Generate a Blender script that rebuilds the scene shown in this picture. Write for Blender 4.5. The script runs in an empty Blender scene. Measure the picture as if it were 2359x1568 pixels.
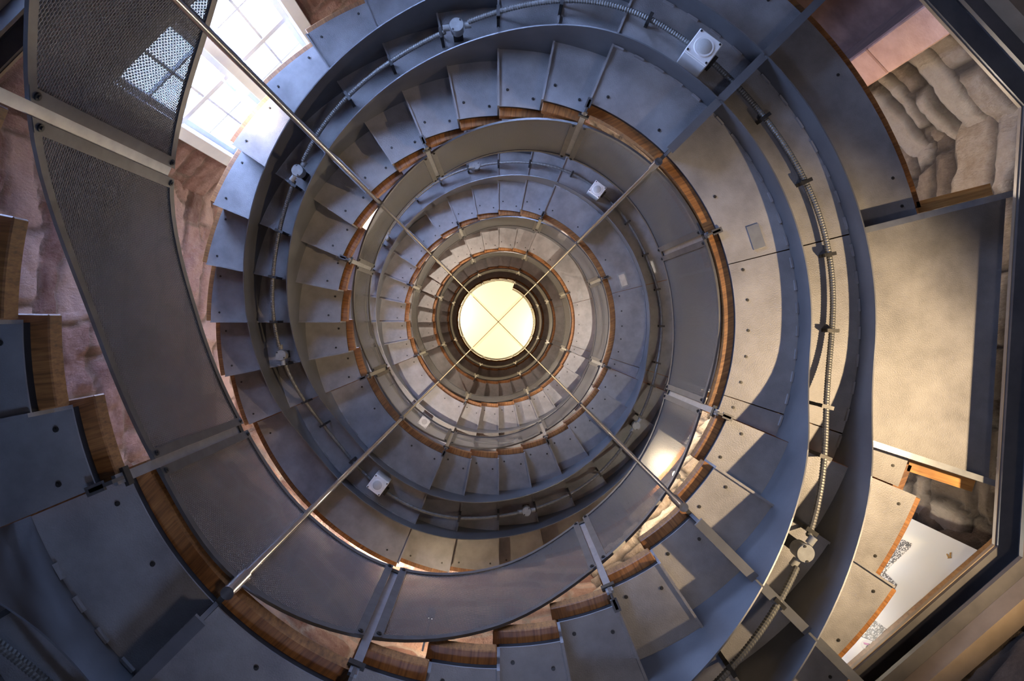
import bpy, bmesh, math, random
import numpy as np
from mathutils import Vector

random.seed(7)
C = bpy.context.scene
COL = C.collection
PI = math.pi

# ------------------------------------------------------------------ camera, world, exposure
cam_d = bpy.data.cameras.new('camera')
cam_d.sensor_width = 36.0
F = 1521.0                       # focal length in pixels of the 2359-wide frame
cam_d.lens = F / 2359.0 * 36.0
cam_d.shift_x = (1179.5 - 1148.0) / 2359.0
cam_d.shift_y = -(784.0 - 741.0) / 2359.0
cam_d.clip_start = 0.02
cam = bpy.data.objects.new('camera', cam_d)
COL.objects.link(cam)
cam.location = (0, 0, 0)
cam.rotation_euler = (PI, 0, 0)  # looking straight up the stair well
C.camera = cam

w = bpy.data.worlds.new('sky')
C.world = w
w.use_nodes = True
w.node_tree.nodes['Background'].inputs[0].default_value = (0.37, 0.53, 1.0, 1)
w.node_tree.nodes['Background'].inputs[1].default_value = 70.0
vs = C.view_settings
C.display_settings.display_device = 'sRGB'
vs.view_transform = 'Standard'
vs.look = 'None'
vs.gamma = 1.0
vs.exposure = 0.0
vs.use_curve_mapping = False
C.cycles.use_denoising = True
C.cycles.max_bounces = 8
C.cycles.diffuse_bounces = 5
C.cycles.glossy_bounces = 4
C.cycles.transparent_max_bounces = 16


def area_light(name, loc, aim, sx, sy, power, color):
    d = bpy.data.lights.new(name, 'AREA')
    d.shape = 'RECTANGLE'
    d.size, d.size_y = sx, sy
    d.energy = power
    d.color = color
    o = bpy.data.objects.new(name, d)
    COL.objects.link(o)
    o.location = loc
    o.rotation_euler = (Vector(aim) - Vector(loc)).to_track_quat('-Z', 'Y').to_euler()
    return o


def point_light(name, loc, power, color, radius=0.03):
    d = bpy.data.lights.new(name, 'POINT')
    d.energy = power
    d.color = color
    d.shadow_soft_size = radius
    o = bpy.data.objects.new(name, d)
    COL.objects.link(o)
    o.location = loc
    return o


def spot_light(name, loc, aim, power, color, angle, blend=0.3, radius=0.04):
    d = bpy.data.lights.new(name, 'SPOT')
    d.energy = power
    d.color = color
    d.spot_size = math.radians(angle)
    d.spot_blend = blend
    d.shadow_soft_size = radius
    o = bpy.data.objects.new(name, d)
    COL.objects.link(o)
    o.location = loc
    o.rotation_euler = (Vector(aim) - Vector(loc)).to_track_quat('-Z', 'Y').to_euler()
    return o


# stair levels: BL = half landing on the lower-left side, RL = floor landing on the right side
BL = [2.145, 5.99, 9.69, 13.45, 17.2, 20.95]
RL = [3.618, 7.315, 11.2, 14.95, 18.7, 22.4]
FLOOR = -0.45
TOP = 25.6
WD = {  # wall distances from the well's axis: angle (deg, counter-clockwise in plan seen from below) -> metres
    'east': (-3.5, 2.745), 'northeast': (42.6, 2.855), 'north': (90, 2.84), 'northwest': (135, 2.84),
    'west': (180, 2.80), 'southwest': (225, 2.74), 'south': (270, 2.70), 'southeast': (311, 2.667)}


def P(r, t, z):
    a = math.radians(t)
    return Vector((r * math.cos(a), -r * math.sin(a), z))


def wall_pt(side, u, z, d=0.0):
    """u runs along the wall (clockwise seen from below is negative), d = metres in front of the wall."""
    t, W = WD[side]
    a = math.radians(t)
    n = Vector((math.cos(a), -math.sin(a), 0))
    tan = Vector((math.sin(a), math.cos(a), 0))      # u axis
    return n * (W - d) + tan * u + Vector((0, 0, z))


# the sky enters through the sash windows and low unseen openings added for blue fill (light portals mark the openings)
WIN_NW = [(4.15, 6.45)]
WIN_W = []


def portal(side, u0, u1, z0, z1):
    o = area_light('daylight_portal', wall_pt(side, (u0 + u1) / 2, (z0 + z1) / 2, -0.06), wall_pt(side, (u0 + u1) / 2, (z0 + z1) / 2, 1),
                   u1 - u0, z1 - z0, 1.0, (1, 1, 1))
    o.data.cycles.is_portal = True


for z0, z1 in WIN_NW:
    portal('northwest', -0.75, 0.62, z0, z1)
for z0, z1 in WIN_W:
    portal('west', -0.55, 0.55, z0, z1)
WIN_N = (-0.32, 0.32, 2.1, 3.06)
LOW_NW = (-0.72, 0.72, 1.75, 3.06)
FILL_NE = (-0.25, 0.25, -0.25, 0.15)
FILL_S = (-0.42, 0.42, -0.35, 0.55)
portal('north', *WIN_N)
portal('northwest', *LOW_NW)
portal('northeast', *FILL_NE)
portal('south', *FILL_S)
# added unseen fill from the floor and the warm lamp below the ring beam
spot_light('floor_fill_spot', (0.9, 0.9, -0.3), (0.6, 0.4, 10), 60, (1.0, 0.84, 0.72), 100, 0.7, 0.15)
spot_light('ring_lamp', (2.63, 0.66, 1.85), P(1.85, 341, 3.5), 340, (1.0, 0.74, 0.44), 84, 0.6, 0.03)

# ------------------------------------------------------------------ materials


def mat(name):
    m = bpy.data.materials.new(name)
    m.use_nodes = True
    nt = m.node_tree
    return m, nt, nt.nodes['Principled BSDF']


def N(nt, typ, **kw):
    n = nt.nodes.new(typ)
    for k, v in kw.items():
        if k == 'op':
            n.operation = v
        elif k == 'inputs':
            for i, x in v.items():
                n.inputs[i].default_value = x
        else:
            setattr(n, k, v)
    return n


def L(nt, a, ai, b, bi):
    nt.links.new(a.outputs[ai], b.inputs[bi])


def ramp(nt, stops):
    r = nt.nodes.new('ShaderNodeValToRGB')
    e = r.color_ramp.elements
    while len(e) < len(stops):
        e.new(0.5)
    for x, (p, c) in zip(e, stops):
        x.position = p
        x.color = (*c, 1)
    return r


def noise_mat(name, c0, c1, scale=6, rough=0.5, metal=0.0, bump=0.0, bscale=80, detail=4, rvar=0.0):
    m, nt, b = mat(name)
    tc = N(nt, 'ShaderNodeTexCoord')
    nz = N(nt, 'ShaderNodeTexNoise', inputs={'Scale': scale, 'Detail': detail, 'Roughness': 0.6})
    L(nt, tc, 'Object', nz, 'Vector')
    r = ramp(nt, [(0.3, c0), (0.7, c1)])
    L(nt, nz, 0, r, 0)
    L(nt, r, 0, b, 'Base Color')
    b.inputs['Roughness'].default_value = rough
    b.inputs['Metallic'].default_value = metal
    if rvar:
        mp = N(nt, 'ShaderNodeMapRange', inputs={3: rough - rvar, 4: rough + rvar})
        L(nt, nz, 0, mp, 0)
        L(nt, mp, 0, b, 'Roughness')
    if bump:
        n2 = N(nt, 'ShaderNodeTexNoise', inputs={'Scale': bscale, 'Detail': 3})
        L(nt, tc, 'Object', n2, 'Vector')
        bp = N(nt, 'ShaderNodeBump', inputs={'Strength': bump, 'Distance': 0.01})
        L(nt, n2, 0, bp, 'Height')
        L(nt, bp, 0, b, 'Normal')
    return m


M = {}
M['plate'] = noise_mat('soffit_steel', (0.17, 0.16, 0.158), (0.30, 0.285, 0.278), 4.5, 0.50, 0.15, 0.2, 160, 9, 0.10)
M['stringer'] = noise_mat('stringer_steel', (0.115, 0.115, 0.12), (0.165, 0.165, 0.17), 4, 0.45, 0.35, 0.05, 90, 4, 0.06)
M['black'] = noise_mat('shadow_gap_black', (0.012, 0.011, 0.011), (0.022, 0.02, 0.02), 20, 0.7)  # near-black colour stands in for the shaded gap between plate and tread
M['bolt'] = noise_mat('bolt_dark', (0.03, 0.03, 0.03), (0.06, 0.055, 0.05), 40, 0.45, 0.6)
M['frame'] = noise_mat('guard_frame', (0.085, 0.08, 0.078), (0.125, 0.12, 0.118), 12, 0.42, 0.5)
M['post'] = noise_mat('guard_post', (0.30, 0.31, 0.33), (0.40, 0.41, 0.43), 15, 0.32, 0.7)
M['rod'] = noise_mat('polished_steel', (0.55, 0.53, 0.51), (0.66, 0.64, 0.62), 10, 0.22, 1.0)
M['conduit'] = noise_mat('conduit_steel', (0.12, 0.118, 0.11), (0.19, 0.185, 0.17), 30, 0.5, 0.4)
M['boxgrey'] = noise_mat('junction_box_grey', (0.22, 0.22, 0.21), (0.29, 0.29, 0.28), 30, 0.45)
M['white'] = noise_mat('speaker_white', (0.74, 0.72, 0.68), (0.82, 0.80, 0.77), 20, 0.4)
M['grille'] = noise_mat('speaker_grille', (0.42, 0.41, 0.38), (0.54, 0.53, 0.50), 400, 0.6)
M['wframe'] = noise_mat('window_paint', (0.74, 0.78, 0.86), (0.80, 0.84, 0.90), 10, 0.4)
M['ring'] = noise_mat('ring_beam_paint', (0.06, 0.055, 0.055), (0.10, 0.09, 0.085), 5, 0.45, 0.2)
M['ringlip'] = noise_mat('ring_beam_lip', (0.20, 0.145, 0.09), (0.27, 0.20, 0.13), 6, 0.5, 0.1)
M['board'] = noise_mat('white_panel', (0.86, 0.87, 0.80), (0.90, 0.90, 0.84), 3, 0.45)
M['floor'] = noise_mat('floor_slate', (0.06, 0.055, 0.05), (0.11, 0.10, 0.09), 2.5, 0.6, 0, 0.2, 30)
M['plaster'] = noise_mat('ceiling_plaster', (0.80, 0.74, 0.62), (0.86, 0.80, 0.70), 4, 0.8)
M['ink'] = noise_mat('dark_ink', (0.03, 0.03, 0.03), (0.06, 0.06, 0.06), 50, 0.6)
M['amber'] = noise_mat('gold_ink', (0.45, 0.25, 0.06), (0.55, 0.33, 0.10), 50, 0.5)
M['magenta'] = noise_mat('magenta_ink', (0.55, 0.08, 0.40), (0.62, 0.12, 0.46), 50, 0.5)


def wood_mat(name, c0, c1, c2):
    m, nt, b = mat(name)
    tc = N(nt, 'ShaderNodeTexCoord')
    mp = N(nt, 'ShaderNodeMapping')
    mp.inputs['Scale'].default_value = (2.0, 38.0, 14.0)
    L(nt, tc, 'Object', mp, 'Vector')
    nz = N(nt, 'ShaderNodeTexNoise', inputs={'Scale': 2.2, 'Detail': 5, 'Roughness': 0.65})
    L(nt, mp, 0, nz, 'Vector')
    r = ramp(nt, [(0.25, c0), (0.5, c1), (0.75, c2)])
    L(nt, nz, 0, r, 0)
    n2 = N(nt, 'ShaderNodeTexNoise', inputs={'Scale': 5.0, 'Detail': 3})
    L(nt, tc, 'Object', n2, 'Vector')
    r2 = ramp(nt, [(0.35, (0.55, 0.5, 0.45)), (0.6, (1, 1, 1))])
    L(nt, n2, 0, r2, 0)
    mx = N(nt, 'ShaderNodeMix', data_type='RGBA', blend_type='MULTIPLY')
    mx.inputs[0].default_value = 0.8
    L(nt, r, 0, mx, 6)
    L(nt, r2, 0, mx, 7)
    L(nt, mx, 2, b, 'Base Color')
    b.inputs['Roughness'].default_value = 0.5
    bp = N(nt, 'ShaderNodeBump', inputs={'Strength': 0.25, 'Distance': 0.004})
    L(nt, nz, 0, bp, 'Height')
    L(nt, bp, 0, b, 'Normal')
    return m


M['wood'] = wood_mat('plywood_edge', (0.09, 0.034, 0.009), (0.27, 0.112, 0.030), (0.42, 0.19, 0.055))
M['timber'] = wood_mat('oak_trim', (0.26, 0.11, 0.025), (0.46, 0.22, 0.06), (0.58, 0.32, 0.10))


def mesh_mat():
    m, nt, b = mat('perforated_sheet')
    uv = N(nt, 'ShaderNodeUVMap')
    sp = N(nt, 'ShaderNodeSeparateXYZ')
    L(nt, uv, 0, sp, 0)
    u = N(nt, 'ShaderNodeMath', op='DIVIDE', inputs={1: 0.0125})
    v = N(nt, 'ShaderNodeMath', op='DIVIDE', inputs={1: 0.0085})
    L(nt, sp, 0, u, 0)
    L(nt, sp, 1, v, 0)
    fl = N(nt, 'ShaderNodeMath', op='FLOOR')
    L(nt, v, 0, fl, 0)
    hf = N(nt, 'ShaderNodeMath', op='MULTIPLY', inputs={1: 0.5})
    L(nt, fl, 0, hf, 0)
    us = N(nt, 'ShaderNodeMath', op='ADD')
    L(nt, u, 0, us, 0)
    L(nt, hf, 0, us, 1)
    sq = []
    for src, half in ((us, 0.37), (v, 0.32)):
        fr = N(nt, 'ShaderNodeMath', op='FRACT')
        L(nt, src, 0, fr, 0)
        sb = N(nt, 'ShaderNodeMath', op='SUBTRACT', inputs={1: 0.5})
        L(nt, fr, 0, sb, 0)
        dv = N(nt, 'ShaderNodeMath', op='DIVIDE', inputs={1: half})
        L(nt, sb, 0, dv, 0)
        p2 = N(nt, 'ShaderNodeMath', op='MULTIPLY')
        L(nt, dv, 0, p2, 0)
        L(nt, dv, 0, p2, 1)
        sq.append(p2)
    ad = N(nt, 'ShaderNodeMath', op='ADD')
    L(nt, sq[0], 0, ad, 0)
    L(nt, sq[1], 0, ad, 1)
    gt = N(nt, 'ShaderNodeMath', op='GREATER_THAN', inputs={1: 1.0})
    L(nt, ad, 0, gt, 0)
    L(nt, gt, 0, b, 'Alpha')
    cl = N(nt, 'ShaderNodeMath', op='MINIMUM', inputs={1: 2.2})
    L(nt, ad, 0, cl, 0)
    bp = N(nt, 'ShaderNodeBump', inputs={'Strength': 1.0, 'Distance': 0.004})
    L(nt, cl, 0, bp, 'Height')
    L(nt, bp, 0, b, 'Normal')
    b.inputs['Base Color'].default_value = (0.17, 0.165, 0.165, 1)
    b.inputs['Metallic'].default_value = 0.3
    b.inputs['Roughness'].default_value = 0.45
    return m


M['sheet'] = mesh_mat()


def glass_mat():
    m, nt, b = mat('window_glass')
    out = nt.nodes['Material Output']
    t = N(nt, 'ShaderNodeBsdfTransparent')
    g = N(nt, 'ShaderNodeBsdfGlossy', inputs={'Roughness': 0.02})
    mx = N(nt, 'ShaderNodeMixShader', inputs={0: 0.06})
    L(nt, t, 0, mx, 1)
    L(nt, g, 0, mx, 2)
    L(nt, mx, 0, out, 0)
    return m


M['glass'] = glass_mat()


def emit_mat(name, col, s):
    m, nt, b = mat(name)
    b.inputs['Base Color'].default_value = (*col, 1)
    b.inputs['Emission Color'].default_value = (*col, 1)
    b.inputs['Emission Strength'].default_value = s
    return m


M['lamp'] = emit_mat('lamp_glow', (1.0, 0.86, 0.62), 60)
M['laylight'] = emit_mat('laylight_glass', (1.0, 0.80, 0.46), 1.05)


def stone_mat(name, cs, mortar):
    """per-stone tone comes from the mesh attribute 'tone', the joints from 'joint'"""
    m, nt, b = mat(name)
    tc = N(nt, 'ShaderNodeTexCoord')
    at = N(nt, 'ShaderNodeAttribute', attribute_name='tone')
    jt = N(nt, 'ShaderNodeAttribute', attribute_name='joint')
    nz = N(nt, 'ShaderNodeTexNoise', inputs={'Scale': 7, 'Detail': 12, 'Roughness': 0.78})
    L(nt, tc, 'Object', nz, 'Vector')
    ad = N(nt, 'ShaderNodeMath', op='MULTIPLY_ADD', inputs={1: 0.55})
    L(nt, nz, 0, ad, 0)
    hv = N(nt, 'ShaderNodeMath', op='MULTIPLY', inputs={1: 0.45})
    L(nt, at, 2, hv, 0)
    L(nt, hv, 0, ad, 2)
    r = ramp(nt, [(0.33 + 0.36 * i / (len(cs) - 1), c) for i, c in enumerate(cs)])
    L(nt, ad, 0, r, 0)
    mx = N(nt, 'ShaderNodeMix', data_type='RGBA')
    L(nt, jt, 2, mx, 0)
    L(nt, r, 0, mx, 6)
    mx.inputs[7].default_value = (*mortar, 1)
    L(nt, mx, 2, b, 'Base Color')
    b.inputs['Roughness'].default_value = 0.85
    mp = N(nt, 'ShaderNodeMapping')
    mp.inputs['Scale'].default_value = (1, 1, 0.45)
    L(nt, tc, 'Object', mp, 0)
    n3 = N(nt, 'ShaderNodeTexNoise', inputs={'Scale': 8, 'Detail': 9, 'Roughness': 0.62})
    n3.noise_type = 'RIDGED_MULTIFRACTAL'
    n3.normalize = True
    L(nt, mp, 0, n3, 0)
    n4 = N(nt, 'ShaderNodeTexNoise', inputs={'Scale': 34, 'Detail': 8, 'Roughness': 0.7})
    L(nt, mp, 0, n4, 0)
    n2 = N(nt, 'ShaderNodeMath', op='MULTIPLY_ADD', inputs={1: 0.8})
    bp = N(nt, 'ShaderNodeBump', inputs={'Strength': 1.0, 'Distance': 0.11})
    L(nt, n3, 0, n2, 0)
    L(nt, n4, 0, n2, 2)
    L(nt, n2, 0, bp, 'Height')
    L(nt, bp, 0, b, 'Normal')
    return m


M['stone_pink'] = stone_mat('pink_sandstone', [(0.25, 0.115, 0.09), (0.52, 0.30, 0.26), (0.70, 0.48, 0.43)], (0.30, 0.20, 0.16))
M['stone_tan'] = stone_mat('tan_rubble', [(0.19, 0.13, 0.085), (0.42, 0.31, 0.21), (0.62, 0.52, 0.41)], (0.07, 0.05, 0.035))
M['stone_red'] = stone_mat('red_sandstone', [(0.22, 0.09, 0.05), (0.45, 0.24, 0.15), (0.62, 0.42, 0.30)], (0.40, 0.30, 0.22))


def speckle_mat():
    m, nt, b = mat('speckle_print')
    tc = N(nt, 'ShaderNodeTexCoord')
    nz = N(nt, 'ShaderNodeTexVoronoi', inputs={'Scale': 160})
    nz.distance = 'CHEBYCHEV'
    L(nt, tc, 'Object', nz, 'Vector')
    sp = N(nt, 'ShaderNodeSeparateColor')
    L(nt, nz, 'Color', sp, 0)
    r = ramp(nt, [(0.40, (0.13, 0.13, 0.13)), (0.62, (0.80, 0.80, 0.76))])
    r.color_ramp.interpolation = 'CONSTANT'
    L(nt, sp, 0, r, 0)
    L(nt, r, 0, b, 'Base Color')
    b.inputs['Roughness'].default_value = 0.5
    return m


M['speckle'] = speckle_mat()

# ------------------------------------------------------------------ mesh helpers


class MB:
    def __init__(s):
        s.v, s.f, s.uv = [], [], None

    def add(s, vs, fs):
        o = len(s.v)
        s.v += [tuple(x) for x in vs]
        s.f += [tuple(i + o for i in f) for f in fs]

    def hexa(s, p):     # 8 points: bottom 4 (ccw from above), top 4
        s.add(p, [(3, 2, 1, 0), (4, 5, 6, 7), (0, 1, 5, 4), (1, 2, 6, 5), (2, 3, 7, 6), (3, 0, 4, 7)])

    def box(s, x0, x1, y0, y1, z0, z1):
        s.hexa([(x0, y0, z0), (x1, y0, z0), (x1, y1, z0), (x0, y1, z0), (x0, y0, z1), (x1, y0, z1), (x1, y1, z1), (x0, y1, z1)])

    def obox(s, c, ax, ay, az, hx, hy, hz):
        c, ax, ay, az = Vector(c), Vector(ax), Vector(ay), Vector(az)
        p = []
        for k in (-1, 1):
            for i, j in ((-1, -1), (1, -1), (1, 1), (-1, 1)):
                p.append(c + ax * hx * i + ay * hy * j + az * hz * k)
        s.hexa(p)

    def loft(s, rings, closed=True, caps=True):
        n = len(rings[0])
        o = len(s.v)
        for r in rings:
            s.v += [tuple(x) for x in r]
        for i in range(len(rings) - 1):
            for j in range(n if closed else n - 1):
                a = o + i * n + j
                b = o + i * n + (j + 1) % n
                s.f.append((a, b, b + n, a + n))
        if caps and closed:
            s.f.append(tuple(o + j for j in reversed(range(n))))
            s.f.append(tuple(o + (len(rings) - 1) * n + j for j in range(n)))

    def cyl(s, a, b, r, n=16, r2=None):
        a, b = Vector(a), Vector(b)
        q = (b - a).to_track_quat('Z', 'Y')
        r2 = r if r2 is None else r2
        ring = lambda c, rr: [c + q @ Vector((rr * math.cos(2 * PI * i / n), rr * math.sin(2 * PI * i / n), 0)) for i in range(n)]
        s.loft([ring(a, r), ring(b, r2)])

    def tube(s, pts, rad, n=10):
        rings = []
        for i, p in enumerate(pts):
            t = (pts[min(i + 1, len(pts) - 1)] - pts[max(i - 1, 0)]).normalized()
            side = t.cross(Vector((0, 0, 1))).normalized()
            up = side.cross(t)
            r = rad(i) if callable(rad) else rad
            rings.append([p + side * r * math.cos(2 * PI * j / n) + up * r * math.sin(2 * PI * j / n) for j in range(n)])
        s.loft(rings)

    def data(s, name, m, smooth=False, uv=None, bevel=0):
        me = bpy.data.meshes.new(name)
        me.from_pydata(s.v, [], s.f)
        bm = bmesh.new()
        bm.from_mesh(me)
        if uv is not None:
            lay = bm.loops.layers.uv.new('UVMap')
            bm.verts.ensure_lookup_table()
            for f in bm.faces:
                for l in f.loops:
                    l[lay].uv = uv[l.vert.index]
        bmesh.ops.recalc_face_normals(bm, faces=bm.faces)
        if bevel:
            bmesh.ops.bevel(bm, geom=list(bm.edges), offset=bevel, segments=1, affect='EDGES', clamp_overlap=True)
        bm.to_mesh(me)
        bm.free()
        if smooth:
            me.polygons.foreach_set('use_smooth', [True] * len(me.polygons))
            try:
                me.set_sharp_from_angle(angle=math.radians(40))
            except Exception:
                pass
        me.materials.append(m)
        return me

    def build(s, name, m, parent=None, **kw):
        return link(name, s.data(name, m, **kw), parent)


def link(name, me, parent=None, loc=None, rz=None):
    o = bpy.data.objects.new(name, me)
    COL.objects.link(o)
    if parent is not None:
        o.parent = parent
    if loc is not None:
        o.location = loc
    if rz is not None:
        o.rotation_euler = (0, 0, rz)
    return o


def tag(o, label, cat, group=None):
    o['label'] = label
    o['category'] = cat
    if group:
        o['group'] = group
    return o


def thing(name, label, cat, loc=(0, 0, 0), rz=0.0, group=None):
    o = bpy.data.objects.new(name, None)
    COL.objects.link(o)
    o.location = loc
    o.rotation_euler = (0, 0, rz)
    o.empty_display_size = 0.1
    return tag(o, label, cat, group)


def struct(o):
    o['kind'] = 'structure'
    return o


ORD = ['first', 'second', 'third', 'fourth', 'fifth', 'sixth', 'seventh', 'eighth', 'ninth', 'tenth', 'eleventh', 'twelfth', 'topmost']
TURN = ['lowest', 'second', 'third', 'fourth', 'fifth', 'sixth']

# ------------------------------------------------------------------ the stair: steps and landings
R_IN, R_OUT = 1.30, 2.37          # steel soffit plates
W_IN, W_OUT = 1.252, 2.425         # timber treads overhang the plates
GAP, WT, PT = 0.038, 0.058, 0.006
RC = 1.84                         # where a step's own origin sits


def arc_ring(mb, r0, r1, t0, t1, z0, z1, n=6, ref=None):
    """solid ring sector; with ref=(rc, tm) it is expressed in the step's own frame."""
    rings = []
    for i in range(n + 1):
        t = t0 + (t1 - t0) * i / n
        q = [P(r0, t, z0), P(r1, t, z0), P(r1, t, z1), P(r0, t, z1)]
        if ref:
            rc, tm = ref
            q = [P(p.xy.length, math.degrees(math.atan2(-p.y, p.x)) - tm, p.z) - Vector((rc, 0, 0)) for p in q]
        rings.append(q)
    mb.loft(rings)


def radial_bar(mb, r0, r1, t, z0, z1, th, off=0.0):
    a = P(1, t, 0)
    s = Vector((-a.y, a.x, 0))
    for_c = a * (r0 + r1) / 2 + s * off + Vector((0, 0, (z0 + z1) / 2))
    mb.obox(for_c, a, s, (0, 0, 1), (r1 - r0) / 2, th / 2, (z1 - z0) / 2)


def local(mb, rc):
    mb.v = [(x - rc, y, z) for x, y, z in mb.v]


H = 11.25 / 2
G = 0.10                          # hairline joint between plates, degrees
# one step of each flight type (riser heights differ slightly)


def step_meshes(rise, key):
    d = {}
    mb = MB()
    arc_ring(mb, R_IN, R_OUT, -H + G, H - G, 0, PT)
    radial_bar(mb, R_IN, R_OUT, -H, -rise - 0.012, PT, 0.012, -0.0)      # riser turned down at the low edge
    local(mb, RC)
    d['plate'] = mb.data('soffit_plate_' + key, M['plate'])
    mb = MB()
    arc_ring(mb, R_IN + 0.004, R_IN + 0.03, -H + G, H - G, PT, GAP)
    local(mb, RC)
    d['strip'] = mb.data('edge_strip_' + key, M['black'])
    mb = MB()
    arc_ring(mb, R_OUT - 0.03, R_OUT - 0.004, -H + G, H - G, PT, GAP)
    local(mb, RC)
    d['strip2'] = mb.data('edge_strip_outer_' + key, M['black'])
    mb = MB()
    arc_ring(mb, W_IN, W_OUT, -H - 1.0, H - 0.25, GAP, GAP + WT)
    local(mb, RC)
    d['wood'] = mb.data('tread_board_' + key, M['wood'], bevel=0.004)
    return d


mb = MB()
mb.cyl((0, 0, -0.004), (0, 0, 0.001), 0.0085, 10)
mb.cyl((0, 0, -0.007), (0, 0, -0.004), 0.0045, 6)
BOLT = mb.data('bolt', M['bolt'])


def bolts(parent, pts):
    for x, y in pts:
        link('bolt', BOLT, parent, (x, y, 0))


def bolt_local(r, t):
    p = P(r, t, 0)
    return (p.x - RC, p.y)


steps = {}


def flight_phrase(n, upper):
    if n < 0:
        return 'bottom flight at the left edge'
    return '%s %s flight' % (TURN[n], 'left-hand' if upper else 'lower-right')


def add_step(t0, z, key, label, group, with_bolts=True):
    d = SM[key]
    tm = t0 + H
    p = P(RC, tm, z)
    root = thing('stair_step', label, 'stair step', p, -math.radians(tm), group)
    link('soffit_plate', d['plate'], root)
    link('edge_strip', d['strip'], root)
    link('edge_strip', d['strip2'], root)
    link('tread_board', d['wood'], root)
    if with_bolts:
        bolts(root, [bolt_local(1.36, -3.2), bolt_local(1.40, 3.4), bolt_local(2.32, -3.7), bolt_local(2.30, 3.7)])
    return root


SM = {}
levels = []                       # (t0, t1, z) of every plate, ascending, t continuous
# bottom flight at the left edge of the photo (only its upper steps come into view)
rise0 = (BL[0] - (-0.09)) / 13
SM['a'] = step_meshes(rise0, 'a')
for j in range(9, 13):
    t0 = 67.5 + 11.25 * (j - 1) - 360
    z = -0.09 + rise0 * j
    levels.append((t0, t0 + 11.25, z))
    add_step(t0, z, 'a', 'blue-grey steel step with plywood edge at the left border, %s below the lower-left landing' %
             ['', 'first', 'second', 'third', 'fourth'][13 - j], 'steps of the bottom flight')


def landing(name, label, t0, t1, z, cuts, group, ext=None, bolt_pts=()):
    """level landing from t0 to t1, soffit plates cut at the given angles."""
    tm = (t0 + t1) / 2
    root = thing(name, label, 'stair landing', P(RC, tm, z), -math.radians(tm), group)
    ed = [t0] + list(cuts) + [t1]

    def fin(mb, nm, m, **kw):
        # move into the root's own frame
        a = math.radians(tm)
        ca, sa = math.cos(a), math.sin(a)
        mb.v = [((x * ca - y * sa) - RC, x * sa + y * ca, zz) for x, y, zz in mb.v]
        return mb.build(nm, m, root, **kw)
    for a, b in zip(ed[:-1], ed[1:]):
        mb = MB()
        n = max(3, int((b - a) / 2.0))
        if ext and a >= ext[0] - 0.01 and b <= ext[1] + 0.01:
            X = ext[2]
            rings = []
            for i in range(n + 1):
                t = a + G + (b - a - 2 * G) * i / n
                ro = X / math.cos(math.radians(t + 3.5))
                rings.append([P(R_IN, t, 0), P(ro, t, 0), P(ro, t, PT), P(R_IN, t, PT)])
            mb.loft(rings)
        else:
            arc_ring(mb, R_IN, R_OUT, a + G, b - G, 0, PT, n)
        fin(mb, 'soffit_plate', M['plate'])
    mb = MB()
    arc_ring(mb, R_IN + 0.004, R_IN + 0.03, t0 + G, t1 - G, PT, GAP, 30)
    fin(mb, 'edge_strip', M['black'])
    mb = MB()
    arc_ring(mb, W_IN, 1.56, t0 - 1.0, t1 - 0.25, GAP, GAP + WT, 30)
    arc_ring(mb, 1.56, 2.2, t0 - 1.0, t1 - 0.25, GAP, GAP + WT, 30)
    spans = [(t0 - 1.0, t1 - 0.25)]
    if ext:
        spans = [(t0 - 1.0, ext[0] - 1.2), (ext[1] + 1.2, t1 - 0.25)]
        arc_ring(mb, 2.2, 2.38, ext[0] - 1.2, ext[1] + 1.2, GAP, GAP + WT, 12)
    for a, b in spans:
        if b - a > 0.5:
            arc_ring(mb, 2.2, W_OUT, a, b, GAP, GAP + WT, max(2, int((b - a) / 3)))
    fin(mb, 'tread_board', M['wood'])
    bolts(root, [(lambda p: (p.x - RC, p.y))(P(r, t - tm, 0)) for r, t in bolt_pts])
    return root


for n in range(6):
    # half landing, lower left
    landing('stair_landing', 'grey steel half landing with plywood edge, lower-left side of the %s turn' % TURN[n],
            202.5, 247.5, BL[n], [225.0], 'half landings on the lower-left side',
            bolt_pts=[(1.37, 205.5), (1.37, 215), (1.37, 235), (1.37, 245), (2.3, 206), (2.3, 244)] if n < 3 else ())
    levels.append((202.5 + 360 * n - 360 + 0, 247.5 + 360 * n - 360, BL[n]))
    if n > 5:
        break
    h = (RL[n] - BL[n]) / 9
    key = 'l%d' % n
    SM[key] = step_meshes(h, key)
    for j in range(1, 9):
        t0 = 247.5 + 11.25 * (j - 1)
        z = BL[n] + h * j
        levels.append((t0 + 360 * n - 360, t0 + 11.25 + 360 * n - 360, z))
        add_step(t0, z, key, 'steel step with plywood edge, %s one up the %s turn\'s lower-right flight' % (ORD[j - 1], TURN[n]),
                 'steps of the %s turn on the lower right' % TURN[n], n < 3)
    root = landing('stair_landing', 'long level steel landing with plywood edge on the right side of the %s turn' % TURN[n],
                   -22.5, 67.5, RL[n], [-18.0, 14.0, 45.0], 'floor landings on the right side', ext=(-18.0, 14.0, 2.735),
                   bolt_pts=[(1.37, t) for t in (-20, -14, -8, -2, 5, 12, 30, 50, 64)] + [(2.3, t) for t in (-20, 16, 20, 36, 50, 64)] if n < 3 else ())
    levels.append((-22.5 + 360 * n, 67.5 + 360 * n, RL[n]))
    if n < 5:
        h = (BL[n + 1] - RL[n]) / 13
        key = 'u%d' % n
        SM[key] = step_meshes(h, key)
        for j in range(1, 13):
            t0 = 67.5 + 11.25 * (j - 1)
            z = RL[n] + h * j
            levels.append((t0 + 360 * n, t0 + 11.25 + 360 * n, z))
            add_step(t0, z, key, 'steel step with plywood edge, %s one up the %s turn\'s long left-hand flight' % (ORD[j - 1], TURN[n]),
                     'steps of the %s turn on the left' % TURN[n], n < 3)

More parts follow.
